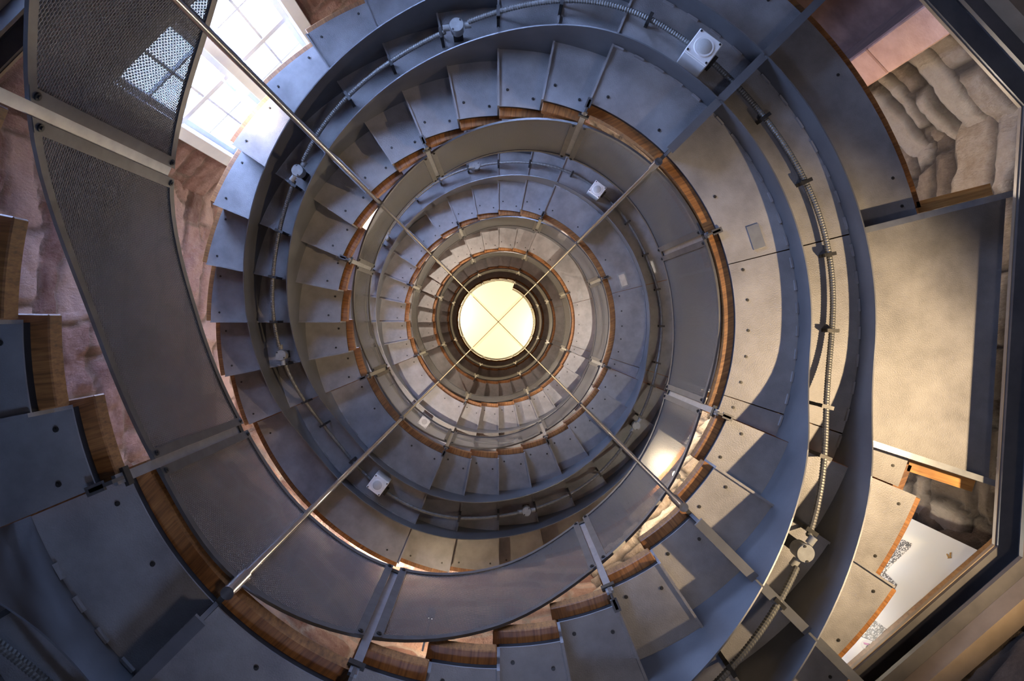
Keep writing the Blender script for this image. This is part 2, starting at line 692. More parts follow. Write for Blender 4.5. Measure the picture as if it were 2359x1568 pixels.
levels.sort()
LT0 = np.array([l[0] for l in levels])
LT1 = np.array([l[1] for l in levels])
LZ = np.array([l[2] for l in levels])


def plate_z(t):
    i = int(np.clip(np.searchsorted(LT0, t + 1e-6) - 1, 0, len(LZ) - 1))
    return LZ[i]


# smooth curve under the plates (through the low corners), used by stringers and conduit
KT, KZ, KD = [], [], []
for (a, b, z) in levels:
    if b - a > 20:
        KT += [a + 11.25, b]
        KZ += [z, z]
        KD += [0.15, 0.15]
    else:
        KT.append(b)
        KZ.append(z)
        KD.append(0.22)
KT, KZ, KD = np.array(KT), np.array(KZ), np.array(KD)


def low_z(t):
    return float(np.mean([np.interp(t + d, KT, KZ) for d in (-6, -3, 0, 3, 6)]))


def under_z(t):
    return float(np.mean([np.interp(t + d, KT, KZ - KD) for d in (-5, -2.5, 0, 2.5, 5)]))


S_IN, S_OUT = 1.647, 1.985
QUAD = {0: 'right', 1: 'upper', 2: 'left', 3: 'lower'}


def turn_of(t):      # 0 for the lowest turn: counted from the lower-left half landing
    return int(math.floor((t + 360 - 202.5) / 360))


TMIN, TMAX = LT0[0], 67.5 + 360 * 5


def stringer(r, t0, t1, which):
    th = 0.007
    ts = []
    t = t0
    while t < t1 - 1e-6:
        ts.append(t)
        t += 1.875
    ts.append(t1)
    bp = [l[0] for l in levels if t0 < l[0] < t1]
    segs = []
    for t in ts:
        segs.append((t, 0))
    for b in bp:
        segs += [(b, -1), (b, 1)]
    segs.sort()
    rings = []
    last = None
    for t, sgn in segs:
        if sgn == 0 and any(abs(t - b) < 0.01 for b in bp):
            continue
        tt = t + sgn * 0.02
        zt = plate_z(tt) - 0.001
        zb = under_z(t)
        rings.append([P(r - th / 2, tt, zb), P(r + th / 2, tt, zb), P(r + th / 2, tt, zt), P(r - th / 2, tt, zt)])
    mb = MB()
    mb.loft(rings)
    tm = (t0 + t1) / 2
    n = max(0, turn_of(tm))
    q = int(round(((tm % 360)) / 90)) % 4
    o = mb.build('stair_stringer', M['stringer'], None, smooth=True)
    tag(o, 'curved grey steel %s stringer under the %s turn, %s quarter' % (which, TURN[min(n, 5)] if tm > -157 else 'bottom flight\'s', QUAD[q]),
        'stringer', '%s stringers' % which)
    # cleats welded along the landing soffit
    if n < 2:
        mb2 = MB()
        cnt = 0
        t = t0 + 2.5
        while t < t1 - 2:
            i = int(np.searchsorted(LT0, t) - 1)
            if 0 <= i and LT1[i] - LT0[i] > 20 and LT0[i] + 2 < t < LT1[i] - 2:
                arc_ring(mb2, r - 0.016, r - 0.006, t, t + 2.0, LZ[i] - 0.014, LZ[i], 2)
                cnt += 1
            t += 4.4
        if cnt:
            c = mb2.build('weld_cleats', M['plate'], o)
            c['kind'] = 'stuff'
    return o


bounds = [TMIN] + [t for t in range(-135, 1860, 90) if TMIN + 5 < t < TMAX - 5] + [TMAX]
for a, b in zip(bounds[:-1], bounds[1:]):
    stringer(S_IN, a + 0.15, b - 0.15, 'inner')
    stringer(S_OUT, a + 0.15, b - 0.15, 'outer')

# radial beams that hang from the rods
for t in range(-135, 1860, 90):
    if not (TMIN < t < TMAX):
        continue
    z = min(plate_z(t - 0.5), plate_z(t + 0.5))
    n = max(0, turn_of(t))
    o = thing('radial_beam', 'straight steel cross beam under the %s turn, on its %s diagonal' %
              (TURN[min(n, 5)], {45: 'upper-right', 135: 'upper-left', 225: 'lower-left', 315: 'lower-right'}[t % 360]),
              'beam', P(1.8, t, z), -math.radians(t), 'cross beams on the diagonals')
    mb = MB()
    rend = 2.78 if t % 360 == 135 else (2.83 if t % 360 == 45 else W_OUT)
    if t % 360 == 315:
        rend = 2.42
    mb.box(R_IN - 0.02 - 1.8, rend - 1.8, -0.008, 0.008, -0.13, -0.002)
    mb.build('web', M['stringer'], o)
    mb = MB()
    mb.box(R_IN - 0.02 - 1.8, rend - 1.8, -0.022, 0.022, -0.142, -0.13)
    mb.build('flange', M['stringer'], o)

# ------------------------------------------------------------------ tension rods
ROD_R = 1.235
for t, z0, side in ((135, 0.35, 'upper-left'), (225, BL[0] - 0.02, 'lower-left'), (315, BL[0] + 6 * (RL[0] - BL[0]) / 9 - 0.02, 'lower-right'), (45, RL[0] - 0.02, 'upper-right')):
    base = P(ROD_R, t, z0)
    o = thing('tension_rod', 'polished steel hanger rod running up the well on the %s diagonal' % side, 'rod', base, 0, 'hanger rods')
    mb = MB()
    mb.cyl((0, 0, 0.005), (0, 0, 22.6 - z0), 0.0135, 14)
    mb.build('rod', M['rod'], o, smooth=True)
    mb = MB()
    mb.cyl((0, 0, 0), (0, 0, 0.15), 0.022, 20)
    mb.build('socket', M['rod'], o, smooth=True)
    zz = [plate_z(tt) for tt in range(t - 360, 1860, 360) if TMIN < tt < TMAX]
    for z in zz:
        if z - 0.03 > z0 + 0.2:
            mb = MB()
            mb.cyl((0, 0, z - 0.045 - z0), (0, 0, z + 0.02 - z0), 0.021, 16)
            mb.build('collar', M['frame'], o, smooth=True)
    mb = MB()
    d = P(1, t, 0)
    sd = Vector((-d.y, d.x, 0))
    mb.obox(d * 0.06 + Vector((0, 0, 0.012)), d, sd, (0, 0, 1), 0.06, 0.010, 0.010)
    mb.build('lug', M['bolt'], o)

# ------------------------------------------------------------------ perforated guard panels
M_R = 1.235
GT, GZ, GH = [], [], []
for n in range(-1, 6):
    def R_(n): return RL[n] if n >= 0 else -0.09
    def B_(n): return BL[n] if 0 <= n < 6 else (BL[5] + 3.75 if n > 5 else BL[0] - 3.75)
    if n >= 0:
        db = RL[n] - BL[n]
        for t, z, h in ((202.5, BL[n] + 0.05, 0.77), (225, BL[n] + 0.07, 0.80), (247.5, BL[n] + 0.24, 0.68), (270, BL[n] + 0.36 * db, 0.66),
                        (292.5, BL[n] + 0.645 * db, 0.70), (315, BL[n] + 0.86 * db, 0.73), (337.5, RL[n] + 0.07, 0.80)):
            GT.append(t + 360 * n - 360)
            GZ.append(z)
            GH.append(h)
    r0 = R_(n)
    nb = BL[n + 1] if n + 1 < 6 else r0 + 2.3
    du = nb - r0
    for t, z, h in ((0, r0 + 0.06, 0.98), (22.5, r0 + 0.05, 0.97), (45, r0 + 0.09, 0.84), (67.5, r0 + 0.20, 0.76), (90, r0 + 0.20 * du, 0.73),
                    (112.5, r0 + 0.37 * du, 0.75), (135, r0 + 0.545 * du, 0.70), (157.5, r0 + 0.72 * du, 0.68), (180, r0 + 0.87 * du, 0.71)):
        if n < 0:
            z, h = {135: (1.25, 0.73), 157.5: (1.61, 0.70), 180: (2.01, 0.72)}.get(t, (z, h))
        GT.append(t + 360 * n)
        GZ.append(z)
        GH.append(h)
order = np.argsort(GT)
GT, GZ, GH = np.array(GT)[order], np.array(GZ)[order], np.array(GH)[order]


def cubic(t, X, Y):
    i = int(np.clip(np.searchsorted(X, t) - 1, 1, len(X) - 3))
    x0, x1, x2, x3 = X[i - 1:i + 3]
    y0, y1, y2, y3 = Y[i - 1:i + 3]
    m1 = (y2 - y0) / (x2 - x0)
    m2 = (y3 - y1) / (x3 - x1)
    h = x2 - x1
    s = (t - x1) / h
    return (2 * s**3 - 3 * s**2 + 1) * y1 + (s**3 - 2 * s**2 + s) * h * m1 + (-2 * s**3 + 3 * s**2) * y2 + (s**3 - s**2) * h * m2


def g_bot(t): return cubic(t, GT, GZ)
def g_top(t): return cubic(t, GT, GZ) + cubic(t, GT, GH)


DIR8 = {0: 'right', 45: 'upper-right', 90: 'top', 135: 'upper-left', 180: 'left', 225: 'lower-left', 270: 'bottom', 315: 'lower-right'}
p0 = 112.5 - 360
while p0 < 67.5 + 360 * 5 - 1:
    pa = 155.5 - 360 if abs(p0 - 157.5 + 360) < 0.1 else p0
    pb = 155.5 - 360 if abs(p0 - 112.5 + 360) < 0.1 else p0 + 45
    a, b = pa + 0.75, pb - 0.75
    tm = p0 + 22.5
    n = max(0, turn_of(tm))
    near = n < 1
    org = P(M_R, tm, g_bot(tm))
    tn = 'bottom-most' if tm < -157.6 else TURN[min(n, 5)] + ' turn\'s'
    o = thing('balustrade', 'curved perforated metal balustrade, the %s one on the %s side of the well' % (tn, DIR8[int(round(tm % 360))]),
              'balustrade', org, 0, 'perforated balustrades')
    K = 16
    fb, fs_ = 0.030, 0.034

    def shift(mb):
        mb.v = [(x - org.x, y - org.y, z - org.z) for x, y, z in mb.v]
    # frame
    mb = MB()
    for which in (0, 1):
        rings = []
        for i in range(K + 1):
            t = a + (b - a) * i / K
            z = g_bot(t) if which == 0 else g_top(t) - fb
            rings.append([P(M_R - 0.006, t, z), P(M_R + 0.006, t, z), P(M_R + 0.006, t, z + fb), P(M_R - 0.006, t, z + fb)])
        mb.loft(rings)
    dt = math.degrees(fs_ / M_R)
    for t0, t1 in ((a, a + dt), (b - dt, b)):
        rings = []
        for t in (t0, t1):
            rings.append([P(M_R - 0.008, t, g_bot(t) + 0.002), P(M_R + 0.007, t, g_bot(t) + 0.002), P(M_R + 0.007, t, g_top(t) - 0.002), P(M_R - 0.008, t, g_top(t) - 0.002)])
        mb.loft(rings)
    shift(mb)
    pf = mb.build('panel_frame', M['frame'], o)
    mb = MB()
    uv = []
    K2 = 28
    for i in range(K2 + 1):
        t = a + (b - a) * i / K2
        zb, zt = g_bot(t) + 0.01, g_top(t) - 0.01
        zr = g_bot(a)
        s = math.radians(t - a) * M_R
        for r in (M_R - 0.0016, M_R + 0.0016):       # both faces of the thick expanded sheet
            mb.v += [tuple(P(r, t, zb)), tuple(P(r, t, zt))]
            uv += [(s, zb - zr + 5), (s, zt - zr + 5)]
        if i:
            k = 4 * i
            mb.f.append((k - 4, k, k + 1, k - 3))
            mb.f.append((k - 2, k + 2, k + 3, k - 1))
    shift(mb)
    mb.build('perforated_infill', M['sheet'], o, uv=uv, smooth=True)
    if n < 2:
        for t, top in ((a + dt * 0.5, 0), (b - dt * 0.5, 0), (a + dt * 0.5, 1), (b - dt * 0.5, 1)):
            z = g_top(t) - 0.025 if top else g_bot(t) + 0.025
            c = P(M_R - 0.008, t, z) - org
            nrm = -P(1, t, 0)
            mb = MB()
            mb.cyl(c, c + nrm * 0.005, 0.010, 12)
            mb.cyl(c + nrm * 0.005, c + nrm * 0.009, 0.005, 6)
            mb.build('screw', M['bolt'], pf)
    # the post standing at this panel's lower end
    t = pa
    zpl = min(plate_z(t - 0.6), plate_z(t + 0.6)) if t > TMIN else -0.4
    zb = min(g_bot(t), zpl + 0.02)
    po = thing('baluster', 'slim steel baluster between perforated balustrades, %s turn at the %s' %
               (TURN[min(max(0, turn_of(t + 1)), 5)] if t > -158 else 'bottom-most',
                {22: 'right', 67: 'top right', 112: 'top left', 155: 'left, above', 157: 'left, above', 202: 'left, below', 247: 'bottom left', 292: 'bottom right', 337: 'right, below'}[int(t % 360)]),
               'baluster', P(M_R, t, zb), -math.radians(t), 'balusters')
    hh = g_top(t) - zb
    mb = MB()
    mb.box(0.006, 0.018, -0.016, 0.016, -0.01, hh - 0.01)
    mb.build('upright', M['post'], po)
    if t > TMIN:
        mb = MB()
        zz = zpl - zb - 0.022
        mb.box(0.0, 0.075, -0.006, 0.006, min(-0.012, zz), max(0.02, zz + 0.02))
        mb.box(0.03, 0.085, -0.015, 0.015, zz, zz + 0.012)
        mb.build('bracket', M['frame'], po)
        mb = MB()
        for zq in (0.03, hh - 0.05):
            mb.box(0.0, 0.012, -0.03, 0.03, zq, zq + 0.03)
        mb.build('clamp', M['bolt'], po)
    p0 += 45

# ------------------------------------------------------------------ conduit, junction boxes, loudspeakers
C_R = 1.805


def cond_z(t):
    return under_z(t) + 0.085 if (LT1[max(0, int(np.searchsorted(LT0, t) - 1))] - LT0[max(0, int(np.searchsorted(LT0, t) - 1))]) < 20 else under_z(t) + 0.10


_ct = np.arange(TMIN, TMAX, 1.5)
_cz = np.array([cond_z(t) for t in _ct])
_cz = np.convolve(np.pad(_cz, 5, mode='edge'), np.ones(11) / 11, mode='valid')


def cz(t): return float(np.interp(t, _ct, _cz))


def cr(t): return C_R + 0.02 * math.sin(t * 0.031) + 0.012 * math.sin(t * 0.11)


CB = []                           # fittings the conduit runs between
for n in range(0, 6):
    CB += [98 + 360 * n, 143 + 360 * n, 188.7 + 360 * n, 53.2 + 360 * n]
    CB += [278.5 + 360 * n - 360, 323 + 360 * n - 360, 233.5 + 360 * n - 360]
CB = sorted(x for x in CB if TMIN + 3 < x < TMAX - 3)
CB = [TMIN + 1] + CB + [TMAX - 1]


def compass(t):
    return ['right', 'upper-right', 'top', 'upper-left', 'left', 'lower-left', 'bottom', 'lower-right'][int(((t % 360) + 22.5) // 45) % 8]


for a0, b0 in zip(CB[:-1], CB[1:]):
    a, b = a0 + 2.4, b0 - 2.4
    n = min(5, max(0, turn_of((a + b) / 2)))
    o = thing('flexible_conduit', 'ribbed steel cable conduit under the %s turn\'s %s part, between two round or square boxes' % (TURN[n] if a > -158 else 'bottom-most', compass((a + b) / 2)),
              'conduit', P(C_R, (a + b) / 2, cz((a + b) / 2)), 0, 'cable conduits')
    org = o.location.copy()
    stepd = 0.22 if n == 0 else (0.6 if n < 2 else 2.5)
    cnt = max(4, int((b - a) / stepd))
    pts = [P(cr(a + (b - a) * i / cnt), a + (b - a) * i / cnt, cz(a + (b - a) * i / cnt)) - org for i in range(cnt + 1)]
    mb = MB()
    if n < 2:
        mb.tube(pts, lambda i: 0.0165 if i % 2 else 0.0135, 10)
    else:
        mb.tube(pts, 0.015, 8)
    mb.build('tube', M['conduit'], o, smooth=(n >= 2))
    if n < 3:
        for (l0, l1, z) in levels:
            tq = [l1] if l1 - l0 < 20 else list(np.arange(l0 + 8, l1, 13))
            for t in tq:
                if not (a < t < b):
                    continue
                c = P(cr(t), t, cz(t))
                zt = plate_z(t - 0.1)
                rad = P(1, t, 0)
                sd = Vector((-rad.y, rad.x, 0))
                mb = MB()
                mb.obox(c - org, rad, sd, (0, 0, 1), 0.032, 0.010, 0.019)
                for q in (-1, 1):
                    mb.obox(c - org + rad * 0.026 * q + Vector((0, 0, (zt - c.z) / 2)), rad, sd, (0, 0, 1), 0.006, 0.009, abs(zt - c.z) / 2)
                mb.build('clip', M['bolt'], o)

BOXPOS = {98: 'at the top', 143: 'at the upper left', 188.7: 'at the left', 278.5: 'at the bottom', 323: 'at the lower right'}
for n in range(0, 3):
    for tb, ph in BOXPOS.items():
        t = tb + 360 * n - (360 if tb > 202.5 else 0)
        if n == 0 and tb == 278.5:
            continue
        z = cz(t)
        c = P(cr(t), t, z)
        o = thing('junction_box', 'round grey junction box on the conduit under the %s turn, %s' % (TURN[n], ph), 'junction box',
                  c, -math.radians(t), 'junction boxes')
        mb = MB()
        mb.cyl((0, 0, 0.055), (0, 0, -0.022), 0.040, 28)
        mb.cyl((0, 0.045, 0), (0, 0.085, 0), 0.019, 14)
        mb.cyl((0, -0.045, 0), (0, -0.085, 0), 0.019, 14)
        mb.build('body', M['boxgrey'], o, smooth=True)
        mb = MB()
        mb.cyl((0, 0, -0.022), (0, 0, -0.030), 0.043, 28, 0.041)
        lid = mb.build('lid', M['boxgrey'], o, smooth=True)
        for s in (-1, 1):
            mb = MB()
            mb.cyl((s * 0.025, s * 0.025, -0.030), (s * 0.025, s * 0.025, -0.034), 0.006, 8)
            mb.build('screw', M['bolt'], lid)
        zt = plate_z(t)
        mb = MB()
        mb.box(-0.012, 0.012, -0.03, 0.03, 0.05, max(0.06, zt - z))
        mb.build('mount', M['bolt'], o)

for n in range(0, 3):
    for tb, ph in ((53.2, 'upper-right landing'), (233.5, 'lower-left landing')):
        t = tb + 360 * n - (360 if tb > 202.5 else 0)
        if tb > 202.5 and n == 0:
            continue
        zt = plate_z(t)
        hgt = 0.17
        s = 0.072
        z = zt - hgt
        rot = -math.radians(t)
        o = thing('loudspeaker', 'square white loudspeaker box with round grille under the %s turn\'s %s' % (TURN[n], ph), 'loudspeaker',
                  P(1.79, t, z), rot, 'white loudspeakers')
        mb = MB()
        mb.box(-s, s, -s, s, 0.012, hgt - 0.004)
        mb.build('body', M['white'], o, bevel=0.006)
        mb = MB()
        mb.box(-s, s, -s, s, -0.004, 0.009)
        fc = mb.build('front_cover', M['white'], o, bevel=0.004)
        mb = MB()
        mb.cyl((0, 0, -0.0035), (0, 0, -0.009), 0.054, 36, 0.051)
        mb.build('grille_ring', M['white'], fc, smooth=True)
        mb = MB()
        mb.cyl((0, 0, -0.0088), (0, 0, -0.0115), 0.042, 32, 0.038)
        mb.build('grille', M['grille'], fc, smooth=True)
        for i in (-1, 1):
            for j in (-1, 1):
                mb = MB()
                mb.cyl((i * 0.060, j * 0.060, -0.003), (i * 0.060, j * 0.060, -0.0075), 0.006, 10)
                mb.build('screw', M['bolt'], fc)

# access covers on the right landing soffits
for n in range(0, 3):
    for r, t, ph in (((1.485, 18.3, 'beside the inner stringer'),) if n == 0 else ((1.455, 18.5, 'beside the inner stringer'), (1.80, 19.5, 'between the stringers'))):
        o = thing('access_cover', 'small rectangular cover plate on the %s turn\'s right landing soffit, %s' % (TURN[n], ph), 'cover plate',
                  P(r, t, RL[n] - 0.004), -math.radians(t), 'soffit cover plates')
        mb = MB()
        mb.box(-0.034, 0.034, -0.066, 0.066, -0.004, 0.004)
        mb.build('cover', M['post'], o)
        if n:
            mb = MB()
            mb.box(-0.05, 0.05, -0.085, 0.085, 0.0, 0.004)
            mb.build('rim', M['boxgrey'], o)

# ------------------------------------------------------------------ edge beams and timber edging of the floor access (right side)
for n in range(0, 2):
    for t, ph in ((14.0, 'upper'), (-18.0, 'lower')):
        z = RL[n]
        ro = 2.745 / math.cos(math.radians(t + 3.5)) - 0.02
        o = thing('landing_edge_beam', 'grey steel %s edge beam of the %s turn\'s floor bridge on the right' % (ph, TURN[n]), 'beam', P(2.4, t, z), -math.radians(t), 'bridge edge beams')
        mb = MB()
        mb.box(S_OUT + 0.01 - 2.4, ro - 2.4, -0.006, 0.006, -0.115, -0.002)
        mb.build('web', M['stringer'], o)
        mb = MB()
        mb.box(S_OUT + 0.01 - 2.4, ro - 2.4, -0.016, 0.016, -0.125, -0.115)
        mb.build('flange', M['post'], o)
        mb = MB()
        sgn = -1 if t > 0 else 1
        y0, y1 = sorted((sgn * 0.02, sgn * 0.085))
        mb.box(W_OUT - 0.02 - 2.4, ro - 2.4 - 0.03, y0, y1, GAP, GAP + WT)
        mb.build('timber_edging', M['timber'], o)

# ------------------------------------------------------------------ the tower: octagonal stone walls
SIDES = list(WD.keys())


def vnoise(u, v, seed):
    """smooth value noise on numpy arrays"""
    rng = np.random.RandomState(seed)
    tab = rng.rand(64, 64)
    iu, iv = np.floor(u).astype(int), np.floor(v).astype(int)
    fu, fv = u - iu, v - iv
    fu, fv = fu * fu * (3 - 2 * fu), fv * fv * (3 - 2 * fv)
    g = lambda a, b: tab[a % 64, b % 64]
    return (g(iu, iv) * (1 - fu) * (1 - fv) + g(iu + 1, iv) * fu * (1 - fv) + g(iu, iv + 1) * (1 - fu) * fv + g(iu + 1, iv + 1) * fu * fv)


def stone_field(u, z, seed, cw, ch, depth, rough):
    """courses of stones: returns (depth into the wall, tone, joint)"""
    rng = np.random.RandomState(seed)
    wu = u + 0.06 * (vnoise(u * 3, z * 3, seed + 1) - 0.5) * rough * 4
    wz = z + 0.05 * (vnoise(u * 3.3, z * 3.3, seed + 2) - 0.5) * rough * 4
    edges = [-0.6]
    while edges[-1] < 30:
        edges.append(edges[-1] + ch * (0.6 + 0.8 * rng.rand()))
    edges = np.array(edges)
    row = np.clip(np.searchsorted(edges, wz) - 1, 0, len(edges) - 2)
    fz = np.minimum(wz - edges[row], edges[row + 1] - wz)
    off = rng.rand(len(edges)) * 3
    wid = cw * (0.7 + 0.6 * rng.rand(len(edges)))
    cu = (wu + 10 + off[row]) / wid[row]
    col = np.floor(cu).astype(int)
    fu = np.minimum(cu - col, 1 - (cu - col)) * wid[row]
    e = np.minimum(fu, fz)
    tab = rng.rand(97, 97)
    tone = tab[row % 97, col % 97]
    tab2 = rng.rand(97, 97)
    joint = np.clip(1.3 - e / (0.018 + 0.35 * depth), 0, 1)
    d = depth * np.clip(1 - e / 0.05, 0, 1) ** 1.5 + depth * 0.7 * tab2[row % 97, col % 97]
    d = d + depth * rough * (1.2 * vnoise(u * 7, z * 5, seed + 3) + 0.7 * vnoise(u * 17, z * 12, seed + 4) + 0.4 * vnoise(u * 40, z * 30, seed + 5))
    return d, tone, joint


def corner(i):
    """plan corner between side i and i+1"""
    a, Wa = WD[SIDES[i]]
    b, Wb = WD[SIDES[(i + 1) % 8]]
    na = np.array([math.cos(math.radians(a)), -math.sin(math.radians(a))])
    nb = np.array([math.cos(math.radians(b)), -math.sin(math.radians(b))])
    return np.linalg.solve(np.array([na, nb]), np.array([Wa, Wb]))


OPEN = {s: [] for s in SIDES}
for z0, z1 in WIN_NW:
    OPEN['northwest'].append((-0.75, 0.62, z0, z1))
for z0, z1 in WIN_W:
    OPEN['west'].append((-0.55, 0.55, z0, z1))
NICHE = (-0.62, 0.31, 2.0, 6.2)
OPEN['north'].append(WIN_N)
OPEN['northwest'].append(LOW_NW)
OPEN['northeast'].append(FILL_NE)
OPEN['south'].append(FILL_S)
OPEN['northeast'].append(NICHE)


def wall(side, material, seed, cw, ch, depth, rough):
    i = SIDES.index(side)
    t, W = WD[side]
    a = math.radians(t)
    tan = np.array([math.sin(a), math.cos(a)])
    c0, c1 = corner(i), corner((i - 1) % 8)
    u0, u1 = float(np.dot(c0, tan)), float(np.dot(c1, tan))
    u0, u1 = min(u0, u1), max(u0, u1)
    us = list(np.linspace(u0 - 0.12, u1 + 0.12, int((u1 - u0) / 0.028) + 2))
    zs = list(np.arange(FLOOR - 0.05, 8.6, 0.034)) + list(np.arange(8.6, TOP + 0.15, 0.16))
    for (a0, a1, b0, b1) in OPEN[side]:
        us = [x for x in us if min(abs(x - a0), abs(x - a1)) > 0.012] + [a0, a1]
        zs = [x for x in zs if min(abs(x - b0), abs(x - b1)) > 0.012] + [b0, b1]
    us, zs = np.array(sorted(us)), np.array(sorted(zs))
    U, Z = np.meshgrid(us, zs)
    d, tone, joint = stone_field(U, Z, seed, cw, ch, depth, rough)
    for (a0, a1, b0, b1) in OPEN[side]:
        e = np.maximum(np.maximum(a0 - U, U - a1), np.maximum(b0 - Z, Z - b1))
        d = d * np.clip(e / 0.05, 0, 1)
    n = np.array([math.cos(a), -math.sin(a)])
    X = n[0] * (W + d) + tan[0] * U
    Y = n[1] * (W + d) + tan[1] * U
    co = np.stack([X, Y, Z], -1).reshape(-1, 3)
    nu, nz = len(us), len(zs)
    idx = np.arange(nu * nz).reshape(nz, nu)
    um, zm = (us[:-1] + us[1:]) / 2, (zs[:-1] + zs[1:]) / 2
    UM, ZM = np.meshgrid(um, zm)
    keep = np.ones(UM.shape, bool)
    for (a0, a1, b0, b1) in OPEN[side]:
        keep &= ~((UM > a0) & (UM < a1) & (ZM > b0) & (ZM < b1))
    q = np.stack([idx[:-1, :-1], idx[1:, :-1], idx[1:, 1:], idx[:-1, 1:]], -1)[keep]
    me = bpy.data.meshes.new('wall_' + side)
    me.from_pydata(co.tolist(), [], q.tolist())
    at = me.attributes.new('tone', 'FLOAT', 'POINT')
    at.data.foreach_set('value', tone.reshape(-1).astype(np.float32))
    at = me.attributes.new('joint', 'FLOAT', 'POINT')
    at.data.foreach_set('value', joint.reshape(-1).astype(np.float32))
    me.polygons.foreach_set('use_smooth', [True] * len(me.polygons))
    me.materials.append(material)
    me.validate()
    return struct(link('wall_' + side, me))


wall('east', M['stone_tan'], 11, 0.5, 0.30, 0.05, 0.6)
wall('northeast', M['stone_tan'], 23, 0.85, 0.21, 0.055, 0.55)
wall('north', M['stone_pink'], 31, 0.5, 0.30, 0.020, 0.9)
wall('northwest', M['stone_pink'], 47, 0.55, 0.34, 0.022, 1.0)
wall('west', M['stone_pink'], 53, 0.7, 0.40, 0.024, 1.2)
wall('southwest', M['stone_red'], 61, 0.5, 0.26, 0.022, 1.0)
wall('south', M['stone_red'], 71, 0.42, 0.22, 0.020, 0.9)
wall('southeast', M['stone_tan'], 83, 0.5, 0.26, 0.04, 0.7)


def plan_slab(name, z0, z1, grow, m):
    mb = MB()
    pts = [corner(i) for i in range(8)]
    pts = [p * (1 + grow / np.linalg.norm(p)) for p in pts]
    mb.loft([[(p[0], p[1], z0) for p in pts], [(p[0], p[1], z1) for p in pts]])
    return struct(mb.build(name, m))


plan_slab('floor', FLOOR - 0.1, FLOOR, 0.2, M['floor'])
plan_slab('ceiling', TOP, TOP + 0.1, 0.2, M['plaster'])


def wall_box(mb, side, u0, u1, z0, z1, d0, d1):
    t, W = WD[side]
    a = math.radians(t)
    n = Vector((math.cos(a), -math.sin(a), 0))
    tan = Vector((math.sin(a), math.cos(a), 0))
    mb.obox(wall_pt(side, (u0 + u1) / 2, (z0 + z1) / 2, (d0 + d1) / 2), n, tan, (0, 0, 1), abs(d1 - d0) / 2, (u1 - u0) / 2, (z1 - z0) / 2)


def sash_window(idx, side, u0, u1, z0, z1, mull=None, fine=True):
    root = bpy.data.objects.new('window_%d' % idx, None)
    COL.objects.link(root)
    root.location = wall_pt(side, (u0 + u1) / 2, z0, -0.05)
    root['kind'] = 'structure'

    def fin(mb, nm, m, **kw):
        mb.v = [(x - root.location.x, y - root.location.y, z - root.location.z) for x, y, z in mb.v]
        return mb.build(nm, m, root, **kw)
    cw = 0.085
    mb = MB()
    wall_box(mb, side, u0 - 0.02, u0 + cw, z0 - 0.02, z1 + 0.02, -0.20, 0.012)
    wall_box(mb, side, u1 - cw, u1 + 0.02, z0 - 0.02, z1 + 0.02, -0.20, 0.012)
    wall_box(mb, side, u0 + cw, u1 - cw, z1 - cw, z1 + 0.02, -0.20, 0.012)
    fin(mb, 'window_frame', M['wframe'], bevel=0.006)
    mb = MB()
    wall_box(mb, side, u0 - 0.05, u1 + 0.05, z0 - 0.05, z0 + 0.03, -0.20, 0.05)
    fin(mb, 'window_sill', M['wframe'], bevel=0.006)
    lights = []
    if mull is not None:
        mb = MB()
        wall_box(mb, side, mull - 0.05, mull + 0.05, z0 + 0.03, z1 - cw, -0.16, -0.01)
        fin(mb, 'mullion', M['wframe'], bevel=0.006)
        lights = [(u0 + cw, mull - 0.05), (mull + 0.05, u1 - cw)]
    else:
        lights = [(u0 + cw, u1 - cw)]
    zm = z0 + 0.47 * (z1 - z0)
    for (a, b) in lights:
        for lo, hi, dd in ((z0 + 0.03, zm + 0.05, -0.08), (zm - 0.03, z1 - cw, -0.13)):
            mb = MB()
            st = 0.045
            wall_box(mb, side, a, a + st, lo, hi, dd - 0.02, dd + 0.02)
            wall_box(mb, side, b - st, b, lo, hi, dd - 0.02, dd + 0.02)
            wall_box(mb, side, a + st, b - st, lo, lo + 0.06, dd - 0.02, dd + 0.02)
            wall_box(mb, side, a + st, b - st, hi - 0.06, hi, dd - 0.02, dd + 0.02)
            wall_box(mb, side, (a + b) / 2 - 0.01, (a + b) / 2 + 0.01, lo + 0.06, hi - 0.06, dd - 0.014, dd + 0.014)
            zc = (lo + hi) / 2
            wall_box(mb, side, a + st, b - st, zc - 0.01, zc + 0.01, dd - 0.013, dd + 0.013)
            fin(mb, 'sash', M['wframe'])
            mb = MB()
            wall_box(mb, side, a + st, b - st, lo + 0.06, hi - 0.06, dd - 0.002, dd + 0.002)
            fin(mb, 'pane', M['glass'])
    return root


k = 1
for z0, z1 in WIN_NW:
    sash_window(k, 'northwest', -0.75, 0.62, z0, z1, mull=-0.06)
    k += 1
for z0, z1 in WIN_W:
    sash_window(k, 'west', -0.55, 0.55, z0, z1)
    k += 1

sash_window(k, 'north', *WIN_N)  # out of view, kept for the blue light on the north soffits
sash_window(k + 1, 'northeast', *FILL_NE)  # made-up opening out of view, blue fill for the lower-left plates
sash_window(k + 2, 'south', *FILL_S)  # made-up opening out of view, blue fill for the inner north plates
sash_window(k + 3, 'northwest', *LOW_NW, mull=0.0)

